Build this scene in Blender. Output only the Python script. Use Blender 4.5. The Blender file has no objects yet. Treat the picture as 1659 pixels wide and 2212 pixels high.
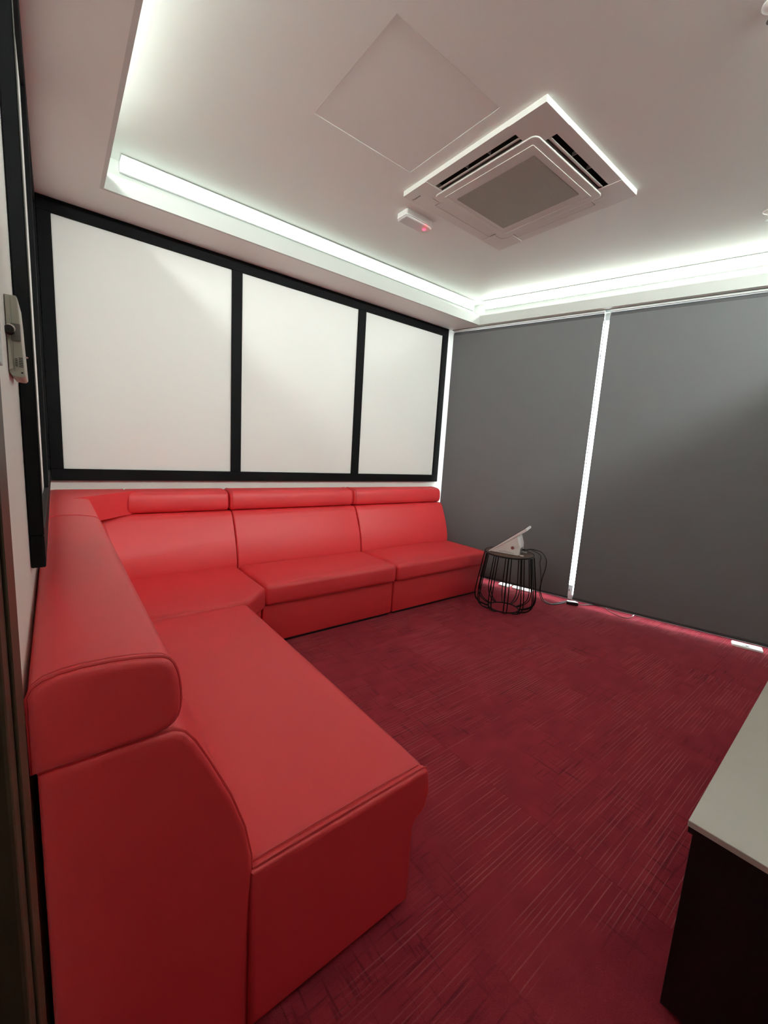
import bpy, bmesh, math, random
from mathutils import Vector, Matrix
random.seed(7)
sc = bpy.context.scene
COL = sc.collection
PI = math.pi

# ------------------------------------------------------------------ camera
YAW, PITCH, ROLL = 0.6739, -0.1477, 0.0616
CAM = Vector((0.0531, -3.229, 1.3089))
fw = Vector((math.sin(YAW) * math.cos(PITCH), math.cos(YAW) * math.cos(PITCH), math.sin(PITCH)))
rt = Vector((math.cos(YAW), -math.sin(YAW), 0))
up = rt.cross(fw)
cr, sr = math.cos(ROLL), math.sin(ROLL)
rt2 = rt * cr + up * sr
up2 = up * cr - rt * sr
cd = bpy.data.cameras.new('camera')
cam = bpy.data.objects.new('camera', cd)
COL.objects.link(cam)
cam.matrix_world = Matrix(((rt2.x, up2.x, -fw.x, CAM.x), (rt2.y, up2.y, -fw.y, CAM.y), (rt2.z, up2.z, -fw.z, CAM.z), (0, 0, 0, 1)))
cd.sensor_fit = 'HORIZONTAL'
cd.sensor_width = 36
cd.lens = 896.0 * 36 / 1659
cd.clip_start = 0.01
sc.camera = cam

# ------------------------------------------------------------------ world (overcast daylight behind the blinds), exposure
wd = bpy.data.worlds.new('overcast_sky')
sc.world = wd
wd.use_nodes = True
wd.node_tree.nodes['Background'].inputs[0].default_value = (0.92, 0.97, 1.0, 1)
wd.node_tree.nodes['Background'].inputs[1].default_value = 11.0
LED_POWER = {'back': 3.4, 'right': 20.0, 'left': 54.0, 'front': 115.0}
CORRIDOR_POWER = 6.0
sc.view_settings.view_transform = 'Standard'
sc.view_settings.look = 'None'
sc.view_settings.exposure = 0.0
sc.view_settings.gamma = 1.0
sc.view_settings.use_curve_mapping = False
sc.cycles.max_bounces = 12
sc.cycles.diffuse_bounces = 7

# ------------------------------------------------------------------ materials
def srgb(r, g, b):
    f = lambda c: (c / 255 / 12.92) if c <= 10 else ((c / 255 + 0.055) / 1.055) ** 2.4
    return (f(r), f(g), f(b), 1)

def mat(name, col, rough=0.5, metal=0.0, bump=0.0, bscale=60.0, var=0.0, vscale=3.0, emit=None, estr=0.0, spec=0.5, coat=0.0, trans=0.0, detail=3.0, sheen=0.0):
    m = bpy.data.materials.new(name)
    m.use_nodes = True
    nt = m.node_tree
    b = nt.nodes['Principled BSDF']
    b.inputs['Base Color'].default_value = col
    b.inputs['Roughness'].default_value = rough
    b.inputs['Metallic'].default_value = metal
    b.inputs['Specular IOR Level'].default_value = spec
    b.inputs['Coat Weight'].default_value = coat
    b.inputs['Coat Roughness'].default_value = 0.1
    b.inputs['Transmission Weight'].default_value = trans
    b.inputs['Sheen Weight'].default_value = sheen
    if emit:
        b.inputs['Emission Color'].default_value = emit
        b.inputs['Emission Strength'].default_value = estr
    tc = nt.nodes.new('ShaderNodeTexCoord')
    if var > 0:
        n = nt.nodes.new('ShaderNodeTexNoise')
        n.inputs['Scale'].default_value = vscale
        n.inputs['Detail'].default_value = 5
        nt.links.new(tc.outputs['Object'], n.inputs['Vector'])
        mx = nt.nodes.new('ShaderNodeMix')
        mx.data_type = 'RGBA'
        mx.inputs[6].default_value = tuple(c * (1 - var) for c in col[:3]) + (1,)
        mx.inputs[7].default_value = tuple(min(1, c * (1 + var)) for c in col[:3]) + (1,)
        nt.links.new(n.outputs['Fac'], mx.inputs[0])
        nt.links.new(mx.outputs[2], b.inputs['Base Color'])
    if bump > 0:
        n2 = nt.nodes.new('ShaderNodeTexNoise')
        n2.inputs['Scale'].default_value = bscale
        n2.inputs['Detail'].default_value = detail
        nt.links.new(tc.outputs['Object'], n2.inputs['Vector'])
        bp = nt.nodes.new('ShaderNodeBump')
        bp.inputs['Strength'].default_value = bump
        bp.inputs['Distance'].default_value = 0.01
        nt.links.new(n2.outputs['Fac'], bp.inputs['Height'])
        nt.links.new(bp.outputs['Normal'], b.inputs['Normal'])
    return m

M = {}
M['wall'] = mat('white_wall_paint', (0.80, 0.78, 0.745, 1), 0.6, bump=0.05, bscale=90, var=0.015)
M['ceiling'] = mat('ceiling_paint', (0.82, 0.83, 0.80, 1), 0.55, bump=0.10, bscale=3.0, var=0.02, vscale=1.5, detail=4)
M['fascia'] = mat('cove_fascia_paint', (0.60, 0.615, 0.59, 1), 0.5, bump=0.02, bscale=50)
M['panel'] = mat('off_white_panel', (0.88, 0.875, 0.85, 1), 0.5, bump=0.03, bscale=140, var=0.02, vscale=2)
M['black'] = mat('black_stained_wood', (0.0042, 0.0042, 0.005, 1), 0.6, bump=0.06, bscale=120, spec=0.12)
M['greyedge'] = mat('painted_edge_highlight', (0.09, 0.085, 0.075, 1), 0.6, bump=0.1, bscale=200)  # highlight on the frame's bevel, put into the colour
M['leather'] = mat('red_leatherette', (0.73, 0.038, 0.047, 1), 0.47, bump=0.10, bscale=520, var=0.05, vscale=4, spec=0.6)
M['welt'] = mat('red_leatherette_welt', (0.60, 0.03, 0.038, 1), 0.45, bump=0.1, bscale=600)
M['plinth'] = mat('black_plinth', (0.01, 0.008, 0.008, 1), 0.7, bump=0.05)
M['blind'] = mat('charcoal_blind_fabric', (0.158, 0.159, 0.164, 1), 0.75, bump=0.06, bscale=900, var=0.03, vscale=6, spec=0.3)
M['blindtube'] = mat('charcoal_blind_roll', (0.085, 0.085, 0.09, 1), 0.6, bump=0.05, bscale=500)
M['blindbar'] = mat('dark_grey_bottom_bar', (0.055, 0.055, 0.058, 1), 0.4, bump=0.02)
M['alu'] = mat('white_aluminium', (0.78, 0.80, 0.78, 1), 0.35, bump=0.02, bscale=30)
M['gasket'] = mat('grey_gasket', (0.22, 0.24, 0.23, 1), 0.6, bump=0.05)
M['glass'] = mat('window_glass', (0.95, 1.0, 0.98, 1), 0.0, trans=1.0, bump=0.0)
M['wire'] = mat('black_powder_coated_wire', (0.003, 0.003, 0.003, 1), 0.5, bump=0.03, bscale=300, spec=0.25)
M['plastic'] = mat('white_plastic', (0.90, 0.885, 0.865, 1), 0.4, bump=0.03, bscale=200)
M['acplastic'] = mat('ac_white_plastic', (0.72, 0.70, 0.66, 1), 0.42, bump=0.02, bscale=150)
M['acdark'] = mat('ac_duct_dark', (0.05, 0.04, 0.03, 1), 0.7, bump=0.1)
M['darkplastic'] = mat('black_plastic', (0.008, 0.008, 0.008, 1), 0.4, bump=0.03)
M['beige'] = mat('beige_plastic', (0.42, 0.40, 0.33, 1), 0.45, bump=0.04, bscale=200)
M['greyplastic'] = mat('grey_plastic', (0.13, 0.125, 0.11, 1), 0.35, bump=0.03)
M['darkglass'] = mat('dark_grey_plate', (0.06, 0.07, 0.06, 1), 0.25, bump=0.02)
M['brown'] = mat('dark_brown_lacquer', (0.050, 0.034, 0.019, 1), 0.5, bump=0.06, bscale=40, var=0.2, vscale=8, spec=0.25)
M['chrome'] = mat('chrome', (0.8, 0.79, 0.77, 1), 0.2, metal=1.0, bump=0.02)
M['reddot'] = mat('muted_red_print', (0.30, 0.09, 0.08, 1), 0.5, bump=0.02)
M['tabletop'] = mat('dark_walnut_top', (0.10, 0.055, 0.04, 1), 0.4, bump=0.05, bscale=60, var=0.25, vscale=14)
M['consoletop'] = mat('pale_grey_laminate', (0.60, 0.56, 0.505, 1), 0.35, bump=0.04, bscale=20, var=0.12, vscale=3)
M['consolebody'] = mat('black_laminate', (0.006, 0.005, 0.006, 1), 0.5, bump=0.04)
for k_, v_ in LED_POWER.items():
    M['led_' + k_] = mat('led_strip_diffuser_' + k_, (0.9, 0.9, 0.85, 1), 0.5, emit=(0.91, 1.0, 0.945, 1), estr=v_)
M['redled'] = mat('red_indicator', (0.8, 0.05, 0.05, 1), 0.3, emit=(1.0, 0.02, 0.06, 1), estr=6.0)
M['whitelamp'] = mat('corridor_lamp_diffuser', (0.9, 0.9, 0.9, 1), 0.5, emit=(1.0, 0.9, 0.8, 1), estr=CORRIDOR_POWER)
M['lens'] = mat('frosted_lens', (0.80, 0.74, 0.74, 1), 0.25, trans=0.35, bump=0.02, bscale=80)
M['text'] = mat('dark_print', (0.05, 0.04, 0.035, 1), 0.5, bump=0.02)
M['underlay'] = mat('screed', (0.10, 0.03, 0.035, 1), 0.9, bump=0.1)

def mesh_grille():
    m = mat('ac_mesh_grille', (0.27, 0.24, 0.20, 1), 0.6)
    nt = m.node_tree
    b = nt.nodes['Principled BSDF']
    tc = nt.nodes.new('ShaderNodeTexCoord')
    ws = []
    for ax in ('X', 'Y'):
        w = nt.nodes.new('ShaderNodeTexWave')
        w.bands_direction = ax
        w.inputs['Scale'].default_value = 36
        nt.links.new(tc.outputs['Object'], w.inputs['Vector'])
        ws.append(w)
    mx = nt.nodes.new('ShaderNodeMath')
    mx.operation = 'MAXIMUM'
    nt.links.new(ws[0].outputs['Fac'], mx.inputs[0])
    nt.links.new(ws[1].outputs['Fac'], mx.inputs[1])
    bp = nt.nodes.new('ShaderNodeBump')
    bp.inputs['Strength'].default_value = 0.5
    bp.inputs['Distance'].default_value = 0.004
    nt.links.new(mx.outputs[0], bp.inputs['Height'])
    nt.links.new(bp.outputs['Normal'], b.inputs['Normal'])
    mc = nt.nodes.new('ShaderNodeMix')
    mc.data_type = 'RGBA'
    mc.inputs[6].default_value = (0.20, 0.18, 0.145, 1)
    mc.inputs[7].default_value = (0.40, 0.37, 0.31, 1)
    nt.links.new(mx.outputs[0], mc.inputs[0])
    nt.links.new(mc.outputs[2], b.inputs['Base Color'])
    return m
M['mesh'] = mesh_grille()

def carpet():
    """Crimson loop pile tiles: fine ribs, patches of pale stitched lines, a few dark crossing lines; differs tile by tile."""
    m = bpy.data.materials.new('crimson_carpet_tile')
    m.use_nodes = True
    nt = m.node_tree
    N = nt.nodes
    L = nt.links
    b = N['Principled BSDF']
    b.inputs['Roughness'].default_value = 0.95
    b.inputs['Specular IOR Level'].default_value = 0.1
    b.inputs['Sheen Weight'].default_value = 0.1
    b.inputs['Sheen Tint'].default_value = (0.9, 0.35, 0.4, 1)
    geo = N.new('ShaderNodeNewGeometry')
    oi = N.new('ShaderNodeObjectInfo')
    sep = N.new('ShaderNodeSeparateXYZ')
    L.new(geo.outputs['Position'], sep.inputs[0])
    def math_(op, a, b_=None, clamp=False):
        n = N.new('ShaderNodeMath')
        n.operation = op
        n.use_clamp = clamp
        for i, v in enumerate((a, b_)):
            if v is None:
                continue
            if hasattr(v, 'is_linked'):
                L.new(v, n.inputs[i])
            else:
                n.inputs[i].default_value = v
        return n.outputs[0]
    def noise(sx, sy, scale, off=None, detail=2.0):
        c = N.new('ShaderNodeCombineXYZ')
        L.new(math_('MULTIPLY', sep.outputs[0], sx), c.inputs[0])
        L.new(math_('MULTIPLY', sep.outputs[1], sy), c.inputs[1])
        if off is not None:
            L.new(off, c.inputs[2])
        n = N.new('ShaderNodeTexNoise')
        n.inputs['Scale'].default_value = scale
        n.inputs['Detail'].default_value = detail
        L.new(c.outputs[0], n.inputs['Vector'])
        return n.outputs['Fac']
    rnd = math_('MULTIPLY', oi.outputs['Random'], 37.0)
    # pale lines: ribs running along x, spacing about 15 mm, broken up along their length
    rib = math_('SINE', math_('MULTIPLY', sep.outputs[1], 2 * PI / 0.0145))
    rib = math_('MULTIPLY', math_('SUBTRACT', rib, 0.55), 2.4, True)
    brk = math_('MULTIPLY', math_('SUBTRACT', noise(3.0, 70.0, 1.0, rnd), 0.44), 9.0, True)
    patch = math_('MULTIPLY', math_('SUBTRACT', noise(1.6, 2.6, 1.0, rnd), 0.455), 9.0, True)
    pick = math_('GREATER_THAN', math_('FRACT', math_('MULTIPLY', oi.outputs['Random'], 7.31)), 0.22)
    weak = math_('ADD', math_('MULTIPLY', pick, 0.85), 0.12)
    stripes = math_('MULTIPLY', math_('MULTIPLY', math_('MULTIPLY', rib, brk), patch), weak)
    # dark crossing lines
    d1 = math_('MULTIPLY', math_('SUBTRACT', noise(90.0, 6.0, 1.0, rnd), 0.58), 8.0, True)
    d2 = math_('MULTIPLY', math_('SUBTRACT', noise(6.0, 90.0, 1.0, rnd), 0.56), 8.0, True)
    dm = math_('MULTIPLY', math_('SUBTRACT', noise(2.2, 2.2, 1.0, math_('ADD', rnd, 5.0)), 0.42), 6.0, True)
    dark = math_('MULTIPLY', math_('MAXIMUM', d1, d2), dm)
    # blocks of slightly different tone
    blk = noise(9.0, 14.0, 1.0, rnd, 0.0)
    pile = noise(420.0, 420.0, 1.0, None, 2.0)
    def mix(fac, a, b_):
        x = N.new('ShaderNodeMix')
        x.data_type = 'RGBA'
        if hasattr(fac, 'is_linked'):
            L.new(fac, x.inputs[0])
        else:
            x.inputs[0].default_value = fac
        for i, v in ((6, a), (7, b_)):
            if hasattr(v, 'is_linked'):
                L.new(v, x.inputs[i])
            else:
                x.inputs[i].default_value = v
        return x.outputs[2]
    c0 = mix(blk, (0.34, 0.029, 0.048, 1), (0.52, 0.047, 0.072, 1))
    tone = math_('ADD', math_('MULTIPLY', oi.outputs['Random'], 0.22), 0.0)
    c1 = mix(tone, c0, (0.31, 0.026, 0.042, 1))
    c2 = mix(math_('MULTIPLY', dark, 0.58), c1, (0.095, 0.010, 0.020, 1))
    c3 = mix(math_('MULTIPLY', stripes, 0.60), c2, (0.75, 0.21, 0.215, 1))
    c4 = mix(math_('MULTIPLY', pile, 0.55), c3, (0.11, 0.012, 0.020, 1))
    L.new(c4, b.inputs['Base Color'])
    bp = N.new('ShaderNodeBump')
    bp.inputs['Strength'].default_value = 0.6
    bp.inputs['Distance'].default_value = 0.004
    L.new(math_('ADD', pile, math_('MULTIPLY', stripes, 0.7)), bp.inputs['Height'])
    L.new(bp.outputs['Normal'], b.inputs['Normal'])
    return m
M['carpet'] = carpet()

# ------------------------------------------------------------------ helpers
def wloc(o):
    v = Vector((0, 0, 0))
    while o:
        v += o.location
        o = o.parent
    return v

def obj(name, bm, m, parent=None, smooth=False, label=None):
    """one mesh object from a bmesh in world coordinates (moved into the parent's frame)"""
    bmesh.ops.recalc_face_normals(bm, faces=bm.faces)
    if parent:
        bmesh.ops.translate(bm, verts=bm.verts, vec=-wloc(parent))
    me = bpy.data.meshes.new(name)
    bm.to_mesh(me)
    bm.free()
    me.materials.append(M[m] if isinstance(m, str) else m)
    if smooth:
        for p in me.polygons:
            p.use_smooth = True
        try:
            me.set_sharp_from_angle(angle=math.radians(42))
        except Exception:
            pass
    o = bpy.data.objects.new(name, me)
    COL.objects.link(o)
    if parent:
        o.parent = parent
    if label:
        o['label'] = label
    return o

def thing(name, label, cat, loc=(0, 0, 0), group=None):
    o = bpy.data.objects.new(name, None)
    COL.objects.link(o)
    o.empty_display_size = 0.1
    o.location = loc
    return tag(o, label, cat, group)

def tag(o, label, cat, group=None):
    o['label'] = label
    o['category'] = cat
    if group:
        o['group'] = group
    return o

def struct(o, label=None):
    o['kind'] = 'structure'
    if label:
        o['label'] = label
    return o

def box(bm, x0, x1, y0, y1, z0, z1, bev=0.0, seg=2):
    v = [bm.verts.new(p) for p in ((x0, y0, z0), (x1, y0, z0), (x1, y1, z0), (x0, y1, z0), (x0, y0, z1), (x1, y0, z1), (x1, y1, z1), (x0, y1, z1))]
    fs = [bm.faces.new([v[i] for i in f]) for f in ((0, 3, 2, 1), (4, 5, 6, 7), (0, 1, 5, 4), (1, 2, 6, 5), (2, 3, 7, 6), (3, 0, 4, 7))]
    if bev > 0:
        es = list({e for f in fs for e in f.edges})
        bmesh.ops.bevel(bm, geom=es, offset=bev, segments=seg, affect='EDGES', profile=0.5)
    return bm

def B(*a, **k):
    return box(bmesh.new(), *a, **k)

def fbox(bm, o, ax, ay, az, lx, ly, lz, bev=0.0, seg=2):
    """box in a frame: origin o, unit axes, ranges (lo,hi)"""
    t = bmesh.new()
    box(t, lx[0], lx[1], ly[0], ly[1], lz[0], lz[1], bev, seg)
    mtx = Matrix((ax, ay, az)).transposed().to_4x4()
    mtx.translation = o
    bmesh.ops.transform(t, matrix=mtx, verts=t.verts)
    me = bpy.data.meshes.new('tmp')
    t.to_mesh(me)
    t.free()
    bm.from_mesh(me)
    bpy.data.meshes.remove(me)
    return bm

def prism(bm, pts, f, l0, l1):
    """polygon pts (a,b) extruded between l0 and l1; f(a,b,l) gives the point"""
    a = [bm.verts.new(f(p[0], p[1], l0)) for p in pts]
    b = [bm.verts.new(f(p[0], p[1], l1)) for p in pts]
    n = len(pts)
    for i in range(n):
        bm.faces.new((a[i], a[(i + 1) % n], b[(i + 1) % n], b[i]))
    bm.faces.new(a[::-1])
    bm.faces.new(b)
    return bm

def rpoly(pts, rs, seg=5):
    """round the corners of a polygon"""
    out = []
    n = len(pts)
    for i in range(n):
        r = rs[i] if isinstance(rs, (list, tuple)) else rs
        p = Vector(pts[i]); a = Vector(pts[i - 1]); c = Vector(pts[(i + 1) % n])
        u = (a - p); w = (c - p)
        lu, lw = u.length, w.length
        u.normalize(); w.normalize()
        if r <= 0:
            out.append((p.x, p.y)); continue
        ang = u.angle(w)
        if ang > PI - 0.02:
            out.append((p.x, p.y)); continue
        d = min(r / math.tan(ang / 2), 0.49 * lu, 0.49 * lw)
        rr = d * math.tan(ang / 2)
        cen = p + (u + w).normalized() * (rr / math.sin(ang / 2))
        s = p + u * d - cen; e = p + w * d - cen
        for k in range(seg + 1):
            t = k / seg
            q = (s * (1 - t) + e * t)
            q = cen + q.normalized() * rr
            out.append((q.x, q.y))
    return out

def inset(pts, d):
    n = len(pts)
    area = sum(pts[i][0] * pts[(i + 1) % n][1] - pts[(i + 1) % n][0] * pts[i][1] for i in range(n))
    s = 1 if area > 0 else -1
    out = []
    for i in range(n):
        p = Vector(pts[i]); a = Vector(pts[i - 1]); c = Vector(pts[(i + 1) % n])
        e1 = (p - a); e2 = (c - p)
        e1 = e1.normalized() if e1.length > 1e-9 else e2.normalized()
        e2 = e2.normalized() if e2.length > 1e-9 else e1
        n1 = Vector((-e1.y, e1.x)) * s; n2 = Vector((-e2.y, e2.x)) * s
        nn = n1 + n2
        nn = nn.normalized() if nn.length > 1e-6 else n1
        k = 1 / max(0.5, nn.dot(n1))
        q = p + nn * d * k
        out.append((q.x, q.y))
    return out

def puff(bm, pts, f, l0, l1, r0, r1, seg=4):
    """padded extrusion: ends rounded with radius r0 / r1"""
    rings = []
    sgn = 1 if l1 > l0 else -1
    if r0 > 0:
        for k in range(seg + 1):
            t = k / seg * PI / 2
            rings.append((r0 * (1 - math.sin(t)), l0 + sgn * r0 * (1 - math.cos(t))))
    else:
        rings.append((0, l0))
    if r1 > 0:
        for k in range(seg, -1, -1):
            t = k / seg * PI / 2
            rings.append((r1 * (1 - math.sin(t)), l1 - sgn * r1 * (1 - math.cos(t))))
    else:
        rings.append((0, l1))
    if r0 > 0:
        rings.insert(0, (r0 + min(0.004, r0 * 0.3), l0))
    if r1 > 0:
        rings.append((r1 + min(0.004, r1 * 0.3), l1))
    vs = []
    for d, l in rings:
        pp = inset(pts, d) if d > 1e-6 else pts
        vs.append([bm.verts.new(f(p[0], p[1], l)) for p in pp])
    n = len(pts)
    for a, b in zip(vs[:-1], vs[1:]):
        for i in range(n):
            bm.faces.new((a[i], a[(i + 1) % n], b[(i + 1) % n], b[i]))
    bm.faces.new(vs[0][::-1])
    bm.faces.new(vs[-1])
    return bm

def tube(bm, pts, r, seg=6, closed=False):
    pts = [Vector(p) for p in pts]
    n = len(pts)
    rings = []
    ref = None
    for i in range(n):
        a = pts[i - 1] if (i > 0 or closed) else pts[i]
        c = pts[(i + 1) % n] if (i < n - 1 or closed) else pts[i]
        t = (c - a).normalized()
        if ref is None:
            ref = t.orthogonal().normalized()
        ref = (ref - t * ref.dot(t))
        ref = ref.normalized() if ref.length > 1e-6 else t.orthogonal().normalized()
        bi = t.cross(ref)
        rings.append([bm.verts.new(pts[i] + (ref * math.cos(2 * PI * k / seg) + bi * math.sin(2 * PI * k / seg)) * r) for k in range(seg)])
    m = n if closed else n - 1
    for i in range(m):
        a, b = rings[i], rings[(i + 1) % n]
        if closed and i == n - 1:
            best = min(range(seg), key=lambda s: sum((a[k].co - b[(k + s) % seg].co).length for k in range(seg)))
        else:
            best = 0
        for k in range(seg):
            bm.faces.new((a[k], a[(k + 1) % seg], b[(k + 1 + best) % seg], b[(k + best) % seg]))
    if not closed:
        bm.faces.new(rings[0][::-1])
        bm.faces.new(rings[-1])
    return bm

def smoothpath(pts, n=8):
    """Catmull-Rom through points"""
    P = [Vector(p) for p in pts]
    P = [P[0] * 2 - P[1]] + P + [P[-1] * 2 - P[-2]]
    out = []
    for i in range(1, len(P) - 2):
        for k in range(n):
            t = k / n
            out.append(0.5 * ((2 * P[i]) + (P[i + 1] - P[i - 1]) * t + (2 * P[i - 1] - 5 * P[i] + 4 * P[i + 1] - P[i + 2]) * t * t + (3 * P[i] - P[i - 1] - 3 * P[i + 1] + P[i + 2]) * t ** 3))
    out.append(P[-2])
    return out

def lathe(bm, prof, c, seg=24):
    """profile (r,z) revolved around the vertical through c"""
    rings = []
    for r, z in prof:
        if r < 1e-5:
            rings.append([bm.verts.new((c[0], c[1], c[2] + z))])
        else:
            rings.append([bm.verts.new((c[0] + r * math.cos(2 * PI * k / seg), c[1] + r * math.sin(2 * PI * k / seg), c[2] + z)) for k in range(seg)])
    for a, b in zip(rings[:-1], rings[1:]):
        for k in range(seg):
            k2 = (k + 1) % seg
            if len(a) == 1 and len(b) == 1:
                continue
            if len(a) == 1:
                bm.faces.new((a[0], b[k], b[k2]))
            elif len(b) == 1:
                bm.faces.new((a[k], b[0], a[k2]))
            else:
                bm.faces.new((a[k], b[k], b[k2], a[k2]))
    return bm

def cushion(x0, x1, y0, y1, z0, z1, r, crown=0.0, m=10, k=4):
    """rounded, slightly domed box"""
    bm = bmesh.new()
    lo = Vector((x0, y0, z0)); hi = Vector((x1, y1, z1))
    def coords(a, b, mm):
        e = [r * (1 - math.cos(i / k * PI / 2)) for i in range(k)]
        mid = [a + r + (b - a - 2 * r) * i / mm for i in range(mm + 1)]
        return [a + t for t in e] + mid + [b - t for t in reversed(e)]
    A = [coords(x0, x1, m), coords(y0, y1, m), coords(z0, z1, 2)]
    cache = {}
    def vert(p):
        key = tuple(round(c, 6) for c in p)
        if key not in cache:
            q = Vector((min(max(p[i], lo[i] + r), hi[i] - r) for i in range(3)))
            d = Vector(p) - q
            if d.length > 1e-9:
                q = q + d.normalized() * r
            u = (2 * (q.x - x0) / (x1 - x0) - 1); v = (2 * (q.y - y0) / (y1 - y0) - 1)
            w = max(0, (q.z - z0) / (z1 - z0) - 0.5) * 2
            q.z += crown * (1 - u ** 4) * (1 - v ** 4) * w
            cache[key] = bm.verts.new(q)
        return cache[key]
    for ax in range(3):
        o1, o2 = [(1, 2), (0, 2), (0, 1)][ax]
        for side in (lo[ax], hi[ax]):
            for i in range(len(A[o1]) - 1):
                for j in range(len(A[o2]) - 1):
                    q = []
                    for (ii, jj) in ((i, j), (i + 1, j), (i + 1, j + 1), (i, j + 1)):
                        p = [0, 0, 0]
                        p[ax] = side; p[o1] = A[o1][ii]; p[o2] = A[o2][jj]
                        q.append(vert(p))
                    if len(set(q)) == 4:
                        try:
                            bm.faces.new(q)
                        except ValueError:
                            pass
    return bm

# ------------------------------------------------------------------ room dimensions
H, HC = 2.60, 2.8725            # soffit underside, upper ceiling
XS, YS = 0.321, -0.3274         # cove edges (left, back)
FAS = 0.085
W0, TH = 3.3897, -0.2676        # blind plane x = W0 + TH*y
YF = -4.20                      # wall behind the camera
NT = math.sqrt(1 + TH * TH)
TV = Vector((-TH / NT, -1 / NT, 0))      # along the blind wall, away from the corner
NV = Vector((1 / NT, -TH / NT, 0))       # out through the window
ZV = Vector((0, 0, 1))
def wp(s, off, z):
    return Vector((W0, 0, z)) + TV * s + NV * off
def wx(y, off=0.0):
    return W0 + TH * y + off * NT
OFFW = 0.15                     # glass line behind the blinds

# ------------------------------------------------------------------ setting
# floor: screed slab with every carpet tile its own piece
floor = struct(obj('floor', prism(bmesh.new(), [(-0.1, YF - 0.1), (wx(YF - 0.1, OFFW + 0.03), YF - 0.1), (wx(0.1, OFFW + 0.03), 0.1), (-0.1, 0.1)], lambda a, b, l: (a, b, l), -0.06, -0.006), 'underlay'), 'dark red carpet tile floor')
TS = 0.485
def clip_tile(bm):
    # cut along the window line and at the room's edges
    for co, no in ((wp(0, OFFW - 0.03, 0), NV), (Vector((0.002, 0, 0)), Vector((-1, 0, 0))), (Vector((0, 0.028, 0)), Vector((0, 1, 0))), (Vector((0, YF, 0)), Vector((0, -1, 0)))):
        g = bm.verts[:] + bm.edges[:] + bm.faces[:]
        r = bmesh.ops.bisect_plane(bm, geom=g, plane_co=co, plane_no=no, clear_outer=True)
        ed = [e for e in r['geom_cut'] if isinstance(e, bmesh.types.BMEdge)]
        if ed:
            try:
                bmesh.ops.contextual_create(bm, geom=ed)
            except Exception:
                pass
full_me = None
for i in range(-3, 8):
    for j in range(-4, 6):
        x0 = 1.385 + TS * i; y0 = -2.60 + TS * j
        g = 0.0002
        inside = x0 > 0.01 and y0 > YF and y0 + TS < 0.02 and x0 + TS < wx(y0 + TS, OFFW - 0.03) - 0.001
        if inside and full_me:
            o = bpy.data.objects.new('carpet_tile', full_me)
            COL.objects.link(o)
            o.parent = floor
            o.location = (x0 + TS / 2, y0 + TS / 2, 0)
            continue
        bm = B(-TS / 2 + g, TS / 2 - g, -TS / 2 + g, TS / 2 - g, -0.006, 0.0)
        # soft top edge
        top = [e for e in bm.edges if all(abs(v.co.z) < 1e-6 for v in e.verts)]
        bmesh.ops.bevel(bm, geom=top, offset=0.0006, segments=1, affect='EDGES')
        if not inside:
            bmesh.ops.translate(bm, verts=bm.verts, vec=(x0 + TS / 2, y0 + TS / 2, 0))
            clip_tile(bm)
            if len(bm.faces) < 4:
                bm.free(); continue
            bmesh.ops.translate(bm, verts=bm.verts, vec=(-x0 - TS / 2, -y0 - TS / 2, 0))
        o = obj('carpet_tile', bm, 'carpet', None)
        o.parent = floor
        o.location = (x0 + TS / 2, y0 + TS / 2, 0)
        if inside:
            full_me = o.data

ZT = 3.20
struct(obj('wall_back', B(-0.1, 3.75, 0.03, 0.13, -0.06, ZT), 'wall'), 'white wall behind the framed panels')
# left wall with the door opening the photographer stands in
DY0, DY1, DZ = -2.88, -3.70, 2.10
bm = B(-0.1, 0.0, DY0 + 0.02, 0.03, -0.06, ZT)
box(bm, -0.1, 0.0, YF - 0.1, DY1 - 0.02, -0.06, ZT)
box(bm, -0.1, 0.0, DY1 - 0.02, DY0 + 0.02, DZ + 0.02, ZT)
struct(obj('wall_left', bm, 'wall'), 'white wall beside the dark brown door frame')
struct(obj('wall_front', B(0.0, 4.7, YF - 0.1, YF, -0.06, ZT), 'wall'))
bm = bmesh.new()
fbox(bm, wp(0, OFFW, 0), TV, NV, ZV, (-0.25, 4.6), (0.065, 0.16), (2.585, ZT))
fbox(bm, wp(0, OFFW, 0), TV, NV, ZV, (-0.25, 4.6), (-0.03, 0.0648), (2.585, 2.599))
fbox(bm, wp(0, OFFW, 0), TV, NV, ZV, (3.95, 4.6), (-0.03, 0.12), (-0.06, 2.585))
fbox(bm, wp(0, OFFW, 0), TV, NV, ZV, (-0.25, -0.02), (-0.03, 0.12), (-0.06, 2.585))
struct(obj('wall_right', bm, 'wall'), 'wall around the window behind the blinds')

# ceiling: upper board with openings for the hatch and the cassette unit, soffit, fascia and cove backs
ACC = Vector((2.2675, -1.527, 0)); ACH = 0.475
HX0, HX1, HY0, HY1 = 1.095, 1.705, -1.82, -1.206
AX0, AX1, AY0, AY1 = ACC.x - 0.43, ACC.x + 0.43, ACC.y - 0.43, ACC.y + 0.43
bm = bmesh.new()
xs = [-0.1, HX0, HX1, AX0, AX1, 5.0]
ys = [YF - 0.1, AY0, HY0, HY1, AY1, 0.1]
ys = sorted(ys)
for i in range(len(xs) - 1):
    for j in range(len(ys) - 1):
        cx_, cy_ = (xs[i] + xs[i + 1]) / 2, (ys[j] + ys[j + 1]) / 2
        if HX0 < cx_ < HX1 and HY0 < cy_ < HY1: continue
        if AX0 < cx_ < AX1 and AY0 < cy_ < AY1: continue
        v = [bm.verts.new(p) for p in ((xs[i], ys[j], HC), (xs[i + 1], ys[j], HC), (xs[i + 1], ys[j + 1], HC), (xs[i], ys[j + 1], HC))]
        bm.faces.new(v)
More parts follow.
